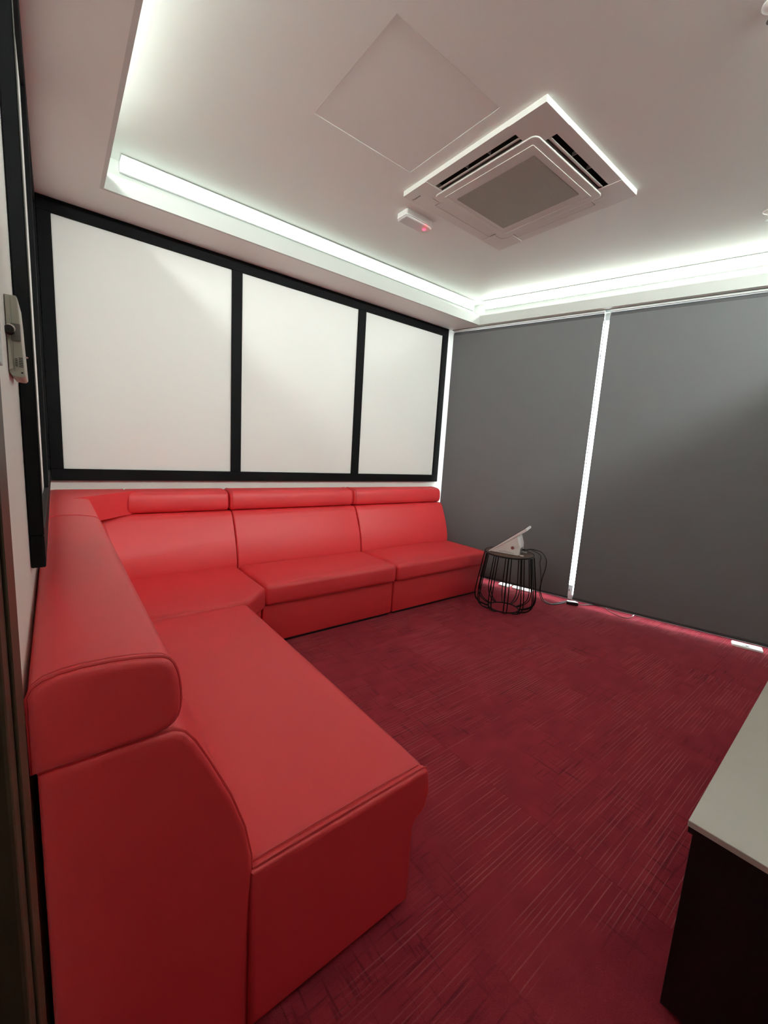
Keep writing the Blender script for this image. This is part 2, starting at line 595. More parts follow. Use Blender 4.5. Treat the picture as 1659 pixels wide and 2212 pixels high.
bmesh.ops.remove_doubles(bm, verts=bm.verts, dist=1e-5)
r = bmesh.ops.extrude_face_region(bm, geom=bm.faces[:])
bmesh.ops.translate(bm, vec=(0, 0, 0.02), verts=[v for v in r['geom'] if isinstance(v, bmesh.types.BMVert)])
ceiling = struct(obj('ceiling', bm, 'ceiling'), 'pale grey painted ceiling with a lit cove edge')
obj('access_panel', B(HX0 + 0.002, HX1 - 0.002, HY0 + 0.002, HY1 - 0.002, HC + 0.0015, HC + 0.02, bev=0.001, seg=1), 'ceiling', ceiling, label='square flush access hatch in the ceiling')
obj('roof_slab', B(-1.6, 5.3, YF - 1.2, 0.2, ZT, ZT + 0.1), 'underlay', ceiling)
CB = 0.22    # cove trough depth
YC0 = -3.55  # front cove edge
XR = 3.345   # right cove edge line: x = XR + TH*y
def xr(y, o=0.0): return XR + TH * y + o * NT
poly = lambda bm, pts, z0, z1: prism(bm, pts, lambda a, b, l: (a, b, l), z0, z1)
def ring(name, a, b, z0, z1, m):
    """four-sided ring strip: a = inset of the inner line, b = of the outer line, from the cove edge outwards"""
    def quad(o):
        yb, yf = YS + o, YC0 - o
        return [(XS - o, yf), (xr(yf, o), yf), (xr(yb, o), yb), (XS - o, yb)]
    q0, q1 = quad(a), quad(b)
    for k in range(4):
        k2 = (k + 1) % 4
        bm = bmesh.new()
        poly(bm, [q0[k], q0[k2], q1[k2], q1[k]], z0, z1)
        obj(name, bm, m, ceiling)
ring('fascia', 0.0, 0.018, H, H + FAS, 'fascia')
ring('cove_tray', 0.018, CB + 0.02, H, H + 0.02, 'ceiling')
ring('cove_back', CB, CB + 0.02, H + 0.02, HC, 'fascia')
# soffit underside from the cove tray out to the walls
bm = bmesh.new(); poly(bm, [(-0.002, YF), (XS - CB - 0.02, YF), (XS - CB - 0.02, 0.03), (-0.002, 0.03)], H, H + 0.02); obj('soffit', bm, 'ceiling', ceiling)
bm = bmesh.new(); poly(bm, [(XS - CB - 0.02, YS + CB + 0.02), (wx(YS + CB + .02, 0.10), YS + CB + 0.02), (wx(0.03, 0.10), 0.03), (XS - CB - 0.02, 0.03)], H, H + 0.02); obj('soffit', bm, 'ceiling', ceiling)
bm = bmesh.new(); poly(bm, [(XS - CB - 0.02, YF), (wx(YF, 0.10), YF), (wx(YC0 - CB - .02, 0.10), YC0 - CB - 0.02), (XS - CB - 0.02, YC0 - CB - 0.02)], H, H + 0.02); obj('soffit', bm, 'ceiling', ceiling)

# LED strips fixed on the cove back, shining over the lip into the room
def led(label, p0, p1, inward, side):
    p0, p1 = Vector(p0), Vector(p1)
    ax = (p1 - p0).normalized(); ay = Vector(inward).normalized()
    t = thing('led_strip', label, 'led strip', (p0 + p1) / 2, 'led strips in the ceiling cove')
    L = (p1 - p0).length
    bm = bmesh.new()
    fbox(bm, p0, ax, ay, ZV, (0, L), (0.0, 0.004), (0.0, 0.060))
    fbox(bm, p0, ax, ay, ZV, (0, L), (0.004, 0.016), (0.0, 0.003))
    fbox(bm, p0, ax, ay, ZV, (0, L), (0.004, 0.085), (0.057, 0.060))  # wide top flange, added to shade the ceiling close to the strip
    obj('channel', bm, 'alu', t)
    bm = bmesh.new(); fbox(bm, p0, ax, ay, ZV, (0.004, L - 0.004), (0.005, 0.013), (0.004, 0.056)); obj('diffuser', bm, 'led_' + side, t)
LO = CB - 0.004
ZL = HC - 0.064
led('led strip in the cove above the framed panels', (XS + 0.10, YS + LO, ZL), (xr(YS + LO, LO) - 0.03, YS + LO, ZL), (0, -1, 0), 'back')
led('led strip in the cove above the grey blinds', (xr(YS + 0.10, LO), YS + 0.10, ZL), (xr(YC0 + 0.03, LO), YC0 + 0.03, ZL), -NV, 'right')
led('led strip in the cove above the long sofa section', (XS - LO, YS - 0.25, ZL), (XS - LO, YC0 + 0.02, ZL), (1, 0, 0), 'left')
led('led strip in the cove behind the camera', (XS + 0.02, YC0 - LO, ZL), (xr(YC0, LO) - 0.05, YC0 - LO, ZL), (0, 1, 0), 'front')

# window behind the blinds
GS = 1.437   # glass joint seen through the slit
win = bpy.data.objects.new('window_1', None); COL.objects.link(win); win.location = wp(0, OFFW, 0)
struct(win, 'full-height window behind the grey roller blinds')
def wpart(name, m, ls, lo, lz, parent=win, label=None):
    bm = bmesh.new(); fbox(bm, wp(0, OFFW, 0), TV, NV, ZV, ls, lo, lz); return obj(name, bm, m, parent, label=label)
wpart('pane', 'glass', (0.03, GS - 0.003), (0.0, 0.008), (0.045, 2.545))
wpart('pane', 'glass', (GS + 0.003, 2.70), (0.0, 0.008), (0.045, 2.545))
wpart('pane', 'glass', (2.76, 3.90), (0.0, 0.008), (0.045, 2.545))
wpart('gasket', 'gasket', (GS - 0.003, GS + 0.003), (-0.002, 0.010), (0.045, 2.545))
wpart('frame_rail', 'alu', (-0.02, 3.95), (-0.02, 0.03), (0.0, 0.045))
wpart('frame_rail', 'alu', (-0.02, 3.95), (-0.02, 0.03), (2.545, 2.585))
wpart('frame_stile', 'alu', (-0.02, 0.03), (-0.02, 0.03), (0.045, 2.545))
wpart('frame_stile', 'alu', (2.70, 2.76), (-0.02, 0.03), (0.045, 2.545))
wpart('frame_stile', 'alu', (3.90, 3.95), (-0.02, 0.03), (0.045, 2.545))
for z in (2.25, 1.40, 1.30):
    wpart('gasket_clip', 'gasket', (GS - 0.012, GS + 0.010), (-0.006, -0.002), (z, z + 0.006))
wpart('frame_foot', 'alu', (GS - 0.02, GS + 0.03), (-0.03, -0.002), (0.045, 0.14))
wpart('foot_screw', 'gasket', (GS - 0.002, GS + 0.008), (-0.034, -0.029), (0.085, 0.100))

# corridor outside the door (closes the room behind the photographer)
bm = B(-1.6, -1.5, YF - 1.1, -1.9, -0.06, ZT); box(bm, -1.5, -0.1, -2.0, -1.9, -0.06, ZT); box(bm, -1.5, 0.0, YF - 1.1, YF - 1.0, -0.06, ZT)
box(bm, -0.1, 0.0, YF - 1.0, YF - 0.1, -0.06, ZT)
struct(obj('wall_corridor', bm, 'wall'))
struct(obj('floor_corridor', B(-1.5, -0.1, YF - 1.0, -2.0, -0.06, 0.0), 'underlay'))
struct(obj('ceiling_corridor', B(-1.5, -0.1, YF - 1.0, -2.0, 2.5, 2.54), 'ceiling'))
t = thing('corridor_lamp', 'small square ceiling lamp in the corridor outside the door', 'lamp', (-0.72, -4.42, 2.5))
obj('frame', B(-0.88, -0.56, -4.58, -4.26, 2.485, 2.5, bev=0.003, seg=1), 'alu', t)
obj('diffuser', B(-0.86, -0.58, -4.56, -4.28, 2.478, 2.4849), 'whitelamp', t)

# dark brown door frame at the left edge of the picture
dr = bpy.data.objects.new('door_1', None); COL.objects.link(dr); dr.location = (0, DY0, 0)
struct(dr, 'dark brown lacquered door frame at the left')
obj('architrave', B(0.001, 0.020, DY0, -2.745, 0.0, DZ + 0.12, bev=0.003), 'brown', dr)
obj('architrave', B(0.001, 0.020, DY1 - 0.135, DY1, 0.0, DZ + 0.12, bev=0.003), 'brown', dr)
obj('architrave', B(0.001, 0.020, DY1 + 0.0005, DY0 - 0.0005, DZ, DZ + 0.12, bev=0.003), 'brown', dr)
obj('groove_bead', B(0.0195, 0.0225, DY0 + 0.035, DY0 + 0.043, 0.0, DZ + 0.0, bev=0.001, seg=1), 'brown', dr)
obj('jamb', B(-0.12, 0.0005, DY0, DY0 + 0.0195, 0.0, DZ, bev=0.002), 'brown', dr)
obj('jamb', B(-0.12, 0.0005, DY1 - 0.0195, DY1, 0.0, DZ, bev=0.002), 'brown', dr)
obj('jamb_head', B(-0.12, 0.0005, DY1, DY0, DZ + 0.0005, DZ + 0.0195, bev=0.002), 'brown', dr)

# ------------------------------------------------------------------ framed wall panelling
ZFB, ZPB, ZPT = 1.0027, 1.0749, 2.5227
def rail(name, t, *b, m='black', bev=0.002):
    return obj(name, B(*b, bev=bev, seg=1), m, t)
t = thing('wall_panelling', 'black framed white panelling in three bays above the sofa, ends at the blinds', 'wall panel', (1.68, 0.03, ZFB))
xs_ = [0.028, 0.0925, 1.110, 1.1837, 2.2166, 2.2944, 3.2788, 3.3545]
rail('frame_rail', t, xs_[0], xs_[7], 0.0, 0.029, ZFB, ZPB)
rail('frame_rail', t, xs_[0], xs_[7], 0.0, 0.029, ZPT, H - 0.001)
for k in (0, 2, 4, 6):
    rail('frame_stile', t, xs_[k], xs_[k + 1], 0.0, 0.029, ZPB + 0.0002, ZPT - 0.0002)
for k in (1, 3, 5):
    rail('panel', t, xs_[k] + 0.0003, xs_[k + 1] - 0.0003, 0.016, 0.029, ZPB + 0.0003, ZPT - 0.0003, m='panel', bev=0.001)
YN = -2.058
t = thing('wall_panelling', 'black framed panelling seen edge-on along the left wall above the sofa', 'wall panel', (0.0, YN / 2, ZFB))
rail('frame_rail', t, 0.001, 0.0268, YN, -0.001, ZFB, ZPB)
rail('frame_rail', t, 0.001, 0.0268, YN, -0.001, ZPT, H - 0.001)
yl = [YN, YN + 0.075, -1.045, -0.965, -0.075, -0.001]
for k in (0, 2, 4):
    rail('frame_stile', t, 0.001, 0.0268, yl[k], yl[k + 1], ZPB + 0.0002, ZPT - 0.0002)
for k in (1, 3):
    rail('panel', t, 0.001, 0.012, yl[k] + 0.0003, yl[k + 1] - 0.0003, ZPB + 0.0003, ZPT - 0.0003, m='panel', bev=0.001)
obj('edge_highlight', B(0.0262, 0.0282, YN - 0.0008, YN + 0.006, ZFB + 0.09, H - 0.002, bev=0.0006, seg=1), 'greyedge', t, label='thin grey painted highlight along the edge of the black frame')  # grey strip stands for light catching the bevelled frame edge

# ------------------------------------------------------------------ roller blinds
def blind(label, s0, s1, clutch_lo, clutch_hi):
    t = thing('roller_blind', label, 'blind', wp((s0 + s1) / 2, 0, 0.04), 'charcoal roller blinds over the window')
    o = wp(0, 0, 0)
    def part(name, m, ls, lo, lz, bev=0.0, parent=None):
        bm = bmesh.new(); fbox(bm, o, TV, NV, ZV, ls, lo, lz, bev, 2); return obj(name, bm, m, parent or t)
    part('fabric', 'blind', (s0, s1), (0.0, 0.0012), (0.062, 2.545))
    bb = part('bottom_bar', 'blindbar', (s0, s1), (-0.006, 0.008), (0.044, 0.066), 0.004)
    part('end_cap', 'darkplastic', (s0 - 0.003, s0 - 0.0002), (-0.005, 0.007), (0.045, 0.065), 0.001, bb)
    part('end_cap', 'darkplastic', (s1 + 0.0002, s1 + 0.003), (-0.005, 0.007), (0.045, 0.065), 0.001, bb)
    bm = bmesh.new(); tube(bm, [wp(s0 + 0.006, 0.021, 2.551), wp(s1 - 0.006, 0.021, 2.551)], 0.0235, 20)
    obj('roller_tube', bm, 'blindtube', t, smooth=True)
    part('head_rail', 'alu', (s0 - 0.004, s1 + 0.004), (0.0, 0.050), (2.5785, 2.5915), 0.002)
    for s in (s0 - 0.004, s1 + 0.001):
        br = part('bracket', 'alu', (s, s + 0.003), (-0.002, 0.046), (2.525, 2.580), 0.001)
        part('bracket_pin', 'gasket', (s - 0.001, s + 0.004), (0.016, 0.026), (2.546, 2.556), 0.001, br)
    return t
S1, S2 = 1.4545, 1.5005
blind('grey roller blind in the corner beside the black framed panelling', 0.03, S1, True, True)
blind('wide grey roller blind to the right of the bright slit', S2, 3.88, True, True)
# grey strip above both blinds
bm = bmesh.new(); fbox(bm, wp(0, 0, 0), TV, NV, ZV, (0.01, 3.92), (0.004, 0.055), (2.592, 2.599)); 
o = obj('trim_1', bm, 'gasket'); struct(o, 'grey strip over the blinds')

# ------------------------------------------------------------------ red modular sofa
# back profile: d = distance from wall, z
BACK = [(0.012, 0.02), (0.331, 0.02), (0.331, 0.25), (0.335, 0.356), (0.341, 0.41), (0.339, 0.455), (0.325, 0.53), (0.296, 0.62), (0.255, 0.715), (0.231, 0.765), (0.214, 0.790), (0.196, 0.801), (0.17, 0.803), (0.012, 0.803)]
ROLL_ = [(0.006, 0.806), (0.160, 0.806), (0.173, 0.8075), (0.185, 0.811), (0.195, 0.8175), (0.202, 0.827), (0.206, 0.840), (0.2075, 0.856), (0.2070, 0.876), (0.2050, 0.896), (0.2020, 0.912), (0.1975, 0.925), (0.191, 0.935), (0.181, 0.942), (0.165, 0.9465), (0.140, 0.951), (0.110, 0.954), (0.070, 0.955), (0.045, 0.953), (0.025, 0.948), (0.012, 0.939), (0.006, 0.926)]
fX = lambda a, b, l: (l, -a, b)          # along the back wall: l = x
fY = lambda a, b, l: (a, l, b)           # along the left wall: l = y
def welt(name, pts, r, parent, closed=False):
    bm = bmesh.new(); tube(bm, pts, r, 5, closed); return obj(name, bm, 'welt', parent, smooth=True)

def straight_module(label, x0, x1, loc, right_end=False):
    t = thing('sofa_module', label, 'sofa', loc, 'modules of the red corner sofa')
    g = 0.004
    bm = bmesh.new(); puff(bm, BACK, fX, x0 + g, x1 - g, 0.012, 0.012, 3); bk = obj('backrest', bm, 'leather', t, smooth=True)
    bm = bmesh.new(); puff(bm, ROLL_, fX, x0 + g - 0.012, x1 - g - 0.016, 0.022, 0.022, 4); hr = obj('head_roll', bm, 'leather', t, smooth=True)
    for xx in (x0 + 0.010, x1 - g - 0.036):
        welt('seam', [fX(a, b, xx) for a, b in inset(ROLL_, -0.0005)], 0.0018, hr, True)
    obj('seat_cushion', cushion(x0 + g, x1 - g, -0.845, -0.33, 0.285, 0.425, 0.032, 0.012), 'leather', t, smooth=True)
    obj('base', B(x0 + g + 0.002, x1 - g - 0.002, -0.80, -0.33, 0.018, 0.283, bev=0.010, seg=3), 'leather', t, smooth=True)
    obj('plinth', B(x0 + 0.03, x1 - 0.03, -0.785, -0.10, 0.0, 0.018), 'plinth', t)
    return t
straight_module('middle red sofa section on the back wall, between the corner piece and the end seat', 1.048, 2.135, (1.59, -0.4, 0))
straight_module('red sofa section at the far end, next to the wire side table', 2.135, 3.235, (2.69, -0.4, 0))

# long section along the left wall, its end facing the camera
YA, YE = -1.043, -2.505
t = thing('sofa_module', 'long red sofa section along the left wall, its end panel towards the viewer', 'sofa', (0.4, -1.8, 0), 'modules of the red corner sofa')
bm = bmesh.new(); puff(bm, BACK, fY, YA - 0.004, YE + 0.018, 0.010, 0.0, 3); obj('backrest', bm, 'leather', t, smooth=True)
sp = obj('side_panel', puff(bmesh.new(), BACK, fY, YE + 0.017, YE, 0.0, 0.010, 3), 'leather', t, smooth=True)
welt('seam', [fY(a, b, YE + 0.010) for a, b in inset(BACK, -0.0006)][1:], 0.0026, sp)
bm = bmesh.new(); puff(bm, ROLL_, fY, YA - 0.004, YE - 0.002, 0.006, 0.012, 4); hr = obj('head_roll', bm, 'leather', t, smooth=True)
welt('seam', [fY(a, b, YE + 0.010) for a, b in inset(ROLL_, -0.0008)], 0.0026, hr, True)
welt('seam', [fY(a, b, YE + 0.024) for a, b in inset(ROLL_, 0.0003)], 0.0016, hr, True)
obj('seat_cushion', cushion(0.330, 0.862, YE + 0.012, YA - 0.004, 0.285, 0.422, 0.034, 0.010), 'leather', t, smooth=True)
obj('base', B(0.33, 0.806, YE + 0.015, YA - 0.006, 0.018, 0.283, bev=0.010, seg=3), 'leather', t, smooth=True)
END = rpoly([(0.336, 0.018), (0.808, 0.018), (0.808, 0.270), (0.850, 0.292), (0.864, 0.350), (0.853, 0.424), (0.336, 0.420)], [0, 0, 0.03, 0.04, 0.05, 0.025, 0], 4)
ep = obj('end_panel', puff(bmesh.new(), END, fY, YE + 0.020, YE - 0.004, 0.0, 0.012, 3), 'leather', t, smooth=True)
welt('seam', [fY(a, b, YE + 0.008) for a, b in [(0.342, 0.4215), (0.50, 0.4245), (0.70, 0.4255), (0.835, 0.4245), (0.852, 0.418)]], 0.0028, ep)
welt('seam', [fY(a, b, YE + 0.022) for a, b in [(0.342, 0.4235), (0.50, 0.427), (0.70, 0.428), (0.83, 0.4255)]], 0.0016, ep)
obj('plinth', B(0.08, 0.78, YE + 0.03, YA - 0.03, 0.0, 0.018), 'plinth', t)

# corner piece
t = thing('sofa_module', 'red corner sofa section with mitred backrest where the two runs meet', 'sofa', (0.45, -0.45, 0), 'modules of the red corner sofa')
XC = 1.048
def corner_sweep(bm, prof, ya, xb, s_of):
    """profile (d,z) swept from y=ya along the left wall, round a diagonal facet, to x=xb along the back wall"""
    stations = []
    def row(kind, l):
        r = []
        for d, z in prof:
            if kind == 'L': r.append((d, l, z))
            elif kind == 'B': r.append((l, -d, z))
            else:
                s = s_of(d, z)
                e = max(d, s - d)
                r.append((d, -e, z) if kind == 'c0' else (e, -d, z))
        return r
    rows = [row('L', ya), row('c0', 0), row('c1', 0), row('B', xb)]
    vs = [[bm.verts.new(p) for p in r] for r in rows]
    n = len(prof)
    for a, b in zip(vs[:-1], vs[1:]):
        for i in range(n):
            try:
                bm.faces.new((a[i], a[(i + 1) % n], b[(i + 1) % n], b[i]))
            except ValueError:
                pass
    bm.faces.new(vs[0][::-1]); bm.faces.new(vs[-1])
    bmesh.ops.remove_doubles(bm, verts=bm.verts, dist=1e-5)
    return bm
sb = lambda d, z: 0.735 - 0.255 * max(0, min(1, (z - 0.42) / 0.38))
bm = corner_sweep(bmesh.new(), BACK, YA, XC - 0.004, lambda d, z: sb(d, z) if d > 0.15 else 2 * d)
bk = obj('backrest', bm, 'leather', t, smooth=True)
for sg in (0, 1):
    pth = [(sb(d, z) - d, -d, z) if sg else (d, d - sb(d, z), z) for d, z in BACK[5:10]]
    welt('seam', pth, 0.0035, bk)
bm = corner_sweep(bmesh.new(), ROLL_, YA, 0.392, lambda d, z: 0.605 if d > 0.09 else 2 * d)
hr = obj('head_roll', bm, 'leather', t, smooth=True)
welt('seam', [fX(a, b, 0.390) for a, b in inset(ROLL_, -0.0002)], 0.0018, hr, True)
welt('seam', [fY(a, b, YA + 0.002) for a, b in inset(ROLL_, -0.0002)], 0.0018, hr, True)
bm = bmesh.new(); puff(bm, ROLL_, fX, 0.396, 1.03, 0.016, 0.020, 4); obj('head_roll', bm, 'leather', t, smooth=True)
SEAT = rpoly([(0.33, -0.33), (0.33, YA + 0.002), (0.872, YA + 0.002), (XC - 0.004, -0.868), (XC - 0.004, -0.33)], [0, 0, 0.05, 0.06, 0], 4)
bm = bmesh.new(); puff(bm, SEAT, lambda a, b, l: (a, b, l), 0.285, 0.428, 0.03, 0.03, 5); obj('seat_cushion', bm, 'leather', t, smooth=True)
BASE = rpoly([(0.33, -0.33), (0.33, YA + 0.006), (0.80, YA + 0.006), (XC - 0.006, -0.80), (XC - 0.006, -0.33)], [0, 0, 0, 0, 0], 3)
bm = bmesh.new(); puff(bm, BASE, lambda a, b, l: (a, b, l), 0.018, 0.283, 0.008, 0.008, 3); obj('base', bm, 'leather', t, smooth=True)
obj('plinth', B(0.08, 0.76, YA + 0.03, -0.08, 0.0, 0.018), 'plinth', t)

# ------------------------------------------------------------------ ceiling cassette air conditioner
ZA = 2.845
t = thing('air_conditioner', 'square white four-way ceiling air conditioner with dusty mesh grille', 'air conditioner', (ACC.x, ACC.y, HC))
def acb(name, m, x0, x1, y0, y1, z0, z1, bev=0.0, parent=None, seg=2):
    return obj(name, B(ACC.x + x0, ACC.x + x1, ACC.y + y0, ACC.y + y1, z0, z1, bev=bev, seg=seg), m, parent or t)
SO, SI, SL = 0.408, 0.352, 0.272     # slot outer / inner line, half length
bm = bmesh.new()
def fr(x0, x1, y0, y1): box(bm, ACC.x + x0, ACC.x + x1, ACC.y + y0, ACC.y + y1, ZA, HC)
fr(-ACH, ACH, -ACH, -SO); fr(-ACH, ACH, SO, ACH); fr(-ACH, -SO, -SO, SO); fr(SO, ACH, -SO, SO)
for sx in (-1, 1):
    for sy in (-1, 1):
        xa, xb = sorted((sx * SL, sx * SO)); ya, yb = sorted((sy * SL, sy * SO))
        fr(xa, xb, ya, yb)
bmesh.ops.remove_doubles(bm, verts=bm.verts, dist=1e-5)
obj('face_frame', bm, 'acplastic', t)
acb('housing', 'acdark', -0.425, 0.425, -0.425, 0.425, HC + 0.045, HC + 0.25)
for k in range(4):
    a = k * PI / 2
    ax = Vector((math.cos(a), math.sin(a), 0)); ay = Vector((-math.sin(a), math.cos(a), 0))
    o = Vector((ACC.x, ACC.y, 0))
    bm = bmesh.new()
    fbox(bm, o, ax, ay, ZV, (SO - 0.001, SO + 0.004), (-SL, SL), (ZA + 0.001, HC + 0.044))
    fbox(bm, o, ax, ay, ZV, (SI - 0.004, SI + 0.001), (-SL, SL), (ZA + 0.001, HC + 0.044))
    fbox(bm, o, ax, ay, ZV, (SI, SO), (-SL - 0.004, -SL), (ZA + 0.001, HC + 0.044))
    fbox(bm, o, ax, ay, ZV, (SI, SO), (SL, SL + 0.004), (ZA + 0.001, HC + 0.044))
    obj('air_duct', bm, 'acdark', t)
    # flap hinged along the inner side of the slot
    tilt = math.radians(22 if k in (2, 3) else 3); fwid = 0.026 if k in (2, 3) else 0.0515; fz_ = 0.010 if k in (2, 3) else 0.004
    u = (ax * math.cos(tilt) - ZV * math.sin(tilt)); w = u.cross(ay) * -1
    fl = bmesh.new()
    fbox(fl, o + ax * (SI + 0.003) + ZV * (ZA + fz_), u, ay, ay.cross(u) * -1, (0.0, fwid), (-SL + 0.004, SL - 0.004), (-0.002, 0.002), 0.0015, 1)
    fo = obj('flap', fl, 'acplastic', t)
    for q in (-0.06, 0.09):
        bm = bmesh.new(); fbox(bm, o + ax * (SI + 0.016) + ZV * (ZA + 0.010), ax, ay, ZV, (0.0, 0.034), (q, q + 0.004), (0.004, 0.022)); obj('flap_arm', bm, 'acplastic', fo)
    # corner cover
    c = bmesh.new()
    P = rpoly([(ACH + 0.0005, ACH + 0.0005), (SL + 0.006, ACH + 0.0005), (SL + 0.006, 0.366), (0.366 - 0.0, 0.366), (0.366, SL + 0.006), (ACH + 0.0005, SL + 0.006)], [0.004, 0.004, 0.004, 0.05, 0.004, 0.004], 4)
    prism(c, P, lambda p, q, l: o + ax * p + ay * q + ZV * l, ZA - 0.0025, ZA + 0.002)
    obj('corner_cover', c, 'acplastic', t)
def rsq(h, r): return rpoly([(-h, -h), (h, -h), (h, h), (-h, h)], r, 6)
fA = lambda a, b, l: (ACC.x + a, ACC.y + b, l)
ip = obj('intake_panel', puff(bmesh.new(), rsq(0.346, 0.035), fA, ZA + 0.004, ZA - 0.007, 0.0, 0.004, 3), 'acplastic', t, smooth=True)
bm = bmesh.new()
a_ = rsq(0.300, 0.006); b_ = rsq(0.292, 0.006)
n = len(a_)
va = [[bm.verts.new(fA(p[0], p[1], z)) for p in q] for q, z in ((a_, ZA - 0.0065), (a_, ZA - 0.0095), (b_, ZA - 0.0095), (b_, ZA - 0.0065))]
for q0, q1 in zip(va[:-1], va[1:]):
    for i in range(n): bm.faces.new((q0[i], q0[(i + 1) % n], q1[(i + 1) % n], q1[i]))
obj('grille_bead', bm, 'acplastic', ip)
obj('mesh_grille', puff(bmesh.new(), rpoly([(-0.232, -0.262), (0.232, -0.262), (0.232, 0.262), (-0.232, 0.262)], 0.006, 3), fA, ZA - 0.0060, ZA - 0.0090, 0.0, 0.002, 2), 'mesh', ip, label='grey-brown mesh grille')
# maker's lettering near the corner
tcu = bpy.data.curves.new('lettering', 'FONT'); tcu.body = 'Panasonic'; tcu.size = 0.0175; tcu.extrude = 0.0002
to = bpy.data.objects.new('tmp_text', tcu); COL.objects.link(to)
bpy.context.view_layer.update()
me = bpy.data.meshes.new_from_object(to.evaluated_get(bpy.context.evaluated_depsgraph_get()))
bpy.data.objects.remove(to)
bm = bmesh.new(); bm.from_mesh(me); bpy.data.meshes.remove(me)
bmesh.ops.transform(bm, matrix=Matrix(((0, -1, 0, 1.862), (-1, 0, 0, -1.066), (0, 0, -1, ZA - 0.0029), (0, 0, 0, 1))), verts=bm.verts)
obj('lettering', bm, 'text', t, label="small dark maker's name")

# ------------------------------------------------------------------ emergency light with red indicator
t = thing('emergency_light', 'small white ceiling emergency light with a glowing red indicator', 'emergency light', (2.043, -0.885, HC))
EL = rpoly([(1.921, -0.938), (2.168, -0.938), (2.168, -0.834), (1.921, -0.834)], [0.012, 0.035, 0.035, 0.012], 5)
fz = lambda a, b, l: (a, b, l)
obj('housing', puff(bmesh.new(), EL, fz, HC, HC - 0.030, 0.0, 0.003, 2), 'plastic', t, smooth=True)
le = obj('lens', puff(bmesh.new(), inset(EL, 0.004), fz, HC - 0.0305, HC - 0.046, 0.0, 0.008, 3), 'lens', t, smooth=True, label='frosted lens')
bm = bmesh.new()
o1, o2 = inset(EL, -0.001), inset(EL, 0.005); n = len(o1)
va = [[bm.verts.new((p[0], p[1], z)) for p in q] for q, z in ((o1, HC - 0.0295), (o1, HC - 0.034), (o2, HC - 0.034), (o2, HC - 0.0295))]
for i in range(4):
    for k in range(n): bm.faces.new((va[i][k], va[i][(k + 1) % n], va[(i + 1) % 4][(k + 1) % n], va[(i + 1) % 4][k]))
obj('bezel', bm, 'plastic', t)
obj('indicator', lathe(bmesh.new(), [(0.0, -0.004), (0.010, -0.003), (0.012, 0.0), (0.012, 0.003), (0.0, 0.003)], (2.118, -0.893, HC - 0.046), 14), 'redled', t, smooth=True, label='red indicator light')

# ------------------------------------------------------------------ sprinkler heads
def sprinkler(x, y, label):
    t = thing('sprinkler_head', label, 'sprinkler', (x, y, HC), 'ceiling sprinkler heads')
    obj('escutcheon', lathe(bmesh.new(), [(0.0, 0.0), (0.036, 0.0), (0.036, -0.003), (0.026, -0.010), (0.016, -0.012), (0.0, -0.012)], (x, y, HC), 24), 'plastic', t, smooth=True)
    obj('body', lathe(bmesh.new(), [(0.0, -0.011), (0.011, -0.011), (0.011, -0.020), (0.006, -0.024), (0.0, -0.024)], (x, y, HC), 16), 'chrome', t, smooth=True)
    for s in (-1, 1):
        bm = bmesh.new(); tube(bm, [(x + s * 0.009, y, HC - 0.018), (x + s * 0.013, y, HC - 0.030), (x + s * 0.006, y, HC - 0.044), (x, y, HC - 0.047)], 0.0022, 6)
        obj('arm', bm, 'chrome', t, smooth=True)
    obj('deflector', lathe(bmesh.new(), [(0.0, -0.046), (0.006, -0.046), (0.017, -0.048), (0.017, -0.050), (0.0, -0.050)], (x, y, HC), 16), 'chrome', t, smooth=True)
sprinkler(3.50, -2.455, 'sprinkler head on the ceiling near the blinds at the right edge')
sprinkler(2.022, -2.70, 'sprinkler head on the ceiling at the top right corner')

# ------------------------------------------------------------------ wire side table
CT = Vector((3.10, -1.18, 0)); ZTT = 0.505
t = thing('side_table', 'round black wire basket side table with dark wooden top', 'side table', CT)
obj('top', lathe(bmesh.new(), [(0.0, ZTT - 0.014), (0.196, ZTT - 0.014), (0.199, ZTT - 0.010), (0.199, ZTT - 0.002), (0.196, ZTT), (0.0, ZTT)], CT, 48), 'tabletop', t, smooth=True, label='dark wooden round top')
def ringm(r, z, w, name, c=CT):
    bm = bmesh.new(); tube(bm, [(c.x + r * math.cos(2 * PI * k / 48), c.y + r * math.sin(2 * PI * k / 48), z) for k in range(48)], w, 6, True); return obj(name, bm, 'wire', t, smooth=True)
ringm(0.204, ZTT - 0.006, 0.0065, 'rim_ring')
ringm(0.125, 0.0055, 0.005, 'floor_ring')
prof = smoothpath([(0.204, ZTT - 0.010), (0.222, 0.38), (0.241, 0.25), (0.254, 0.15), (0.255, 0.105), (0.243, 0.062), (0.210, 0.030), (0.165, 0.012), (0.125, 0.0045)], 4)
prof = [(v.x, v.y) for v in [Vector((p[0], p[1])) for p in prof]] if len(prof[0]) == 2 else prof
wm = None
for k in range(24):
    a = 2 * PI * (k // 2) / 12 + (0.052 if k % 2 else -0.052) + 0.13
    if wm is None:
        bm = bmesh.new(); tube(bm, [(p[0], 0, p[1]) for p in prof], 0.0043, 6)
        o = obj('wire', bm, 'wire', None, smooth=True); wm = o.data
    else:
        o = bpy.data.objects.new('wire', wm); COL.objects.link(o)
    o.parent = t; o.rotation_euler = (0, 0, a)

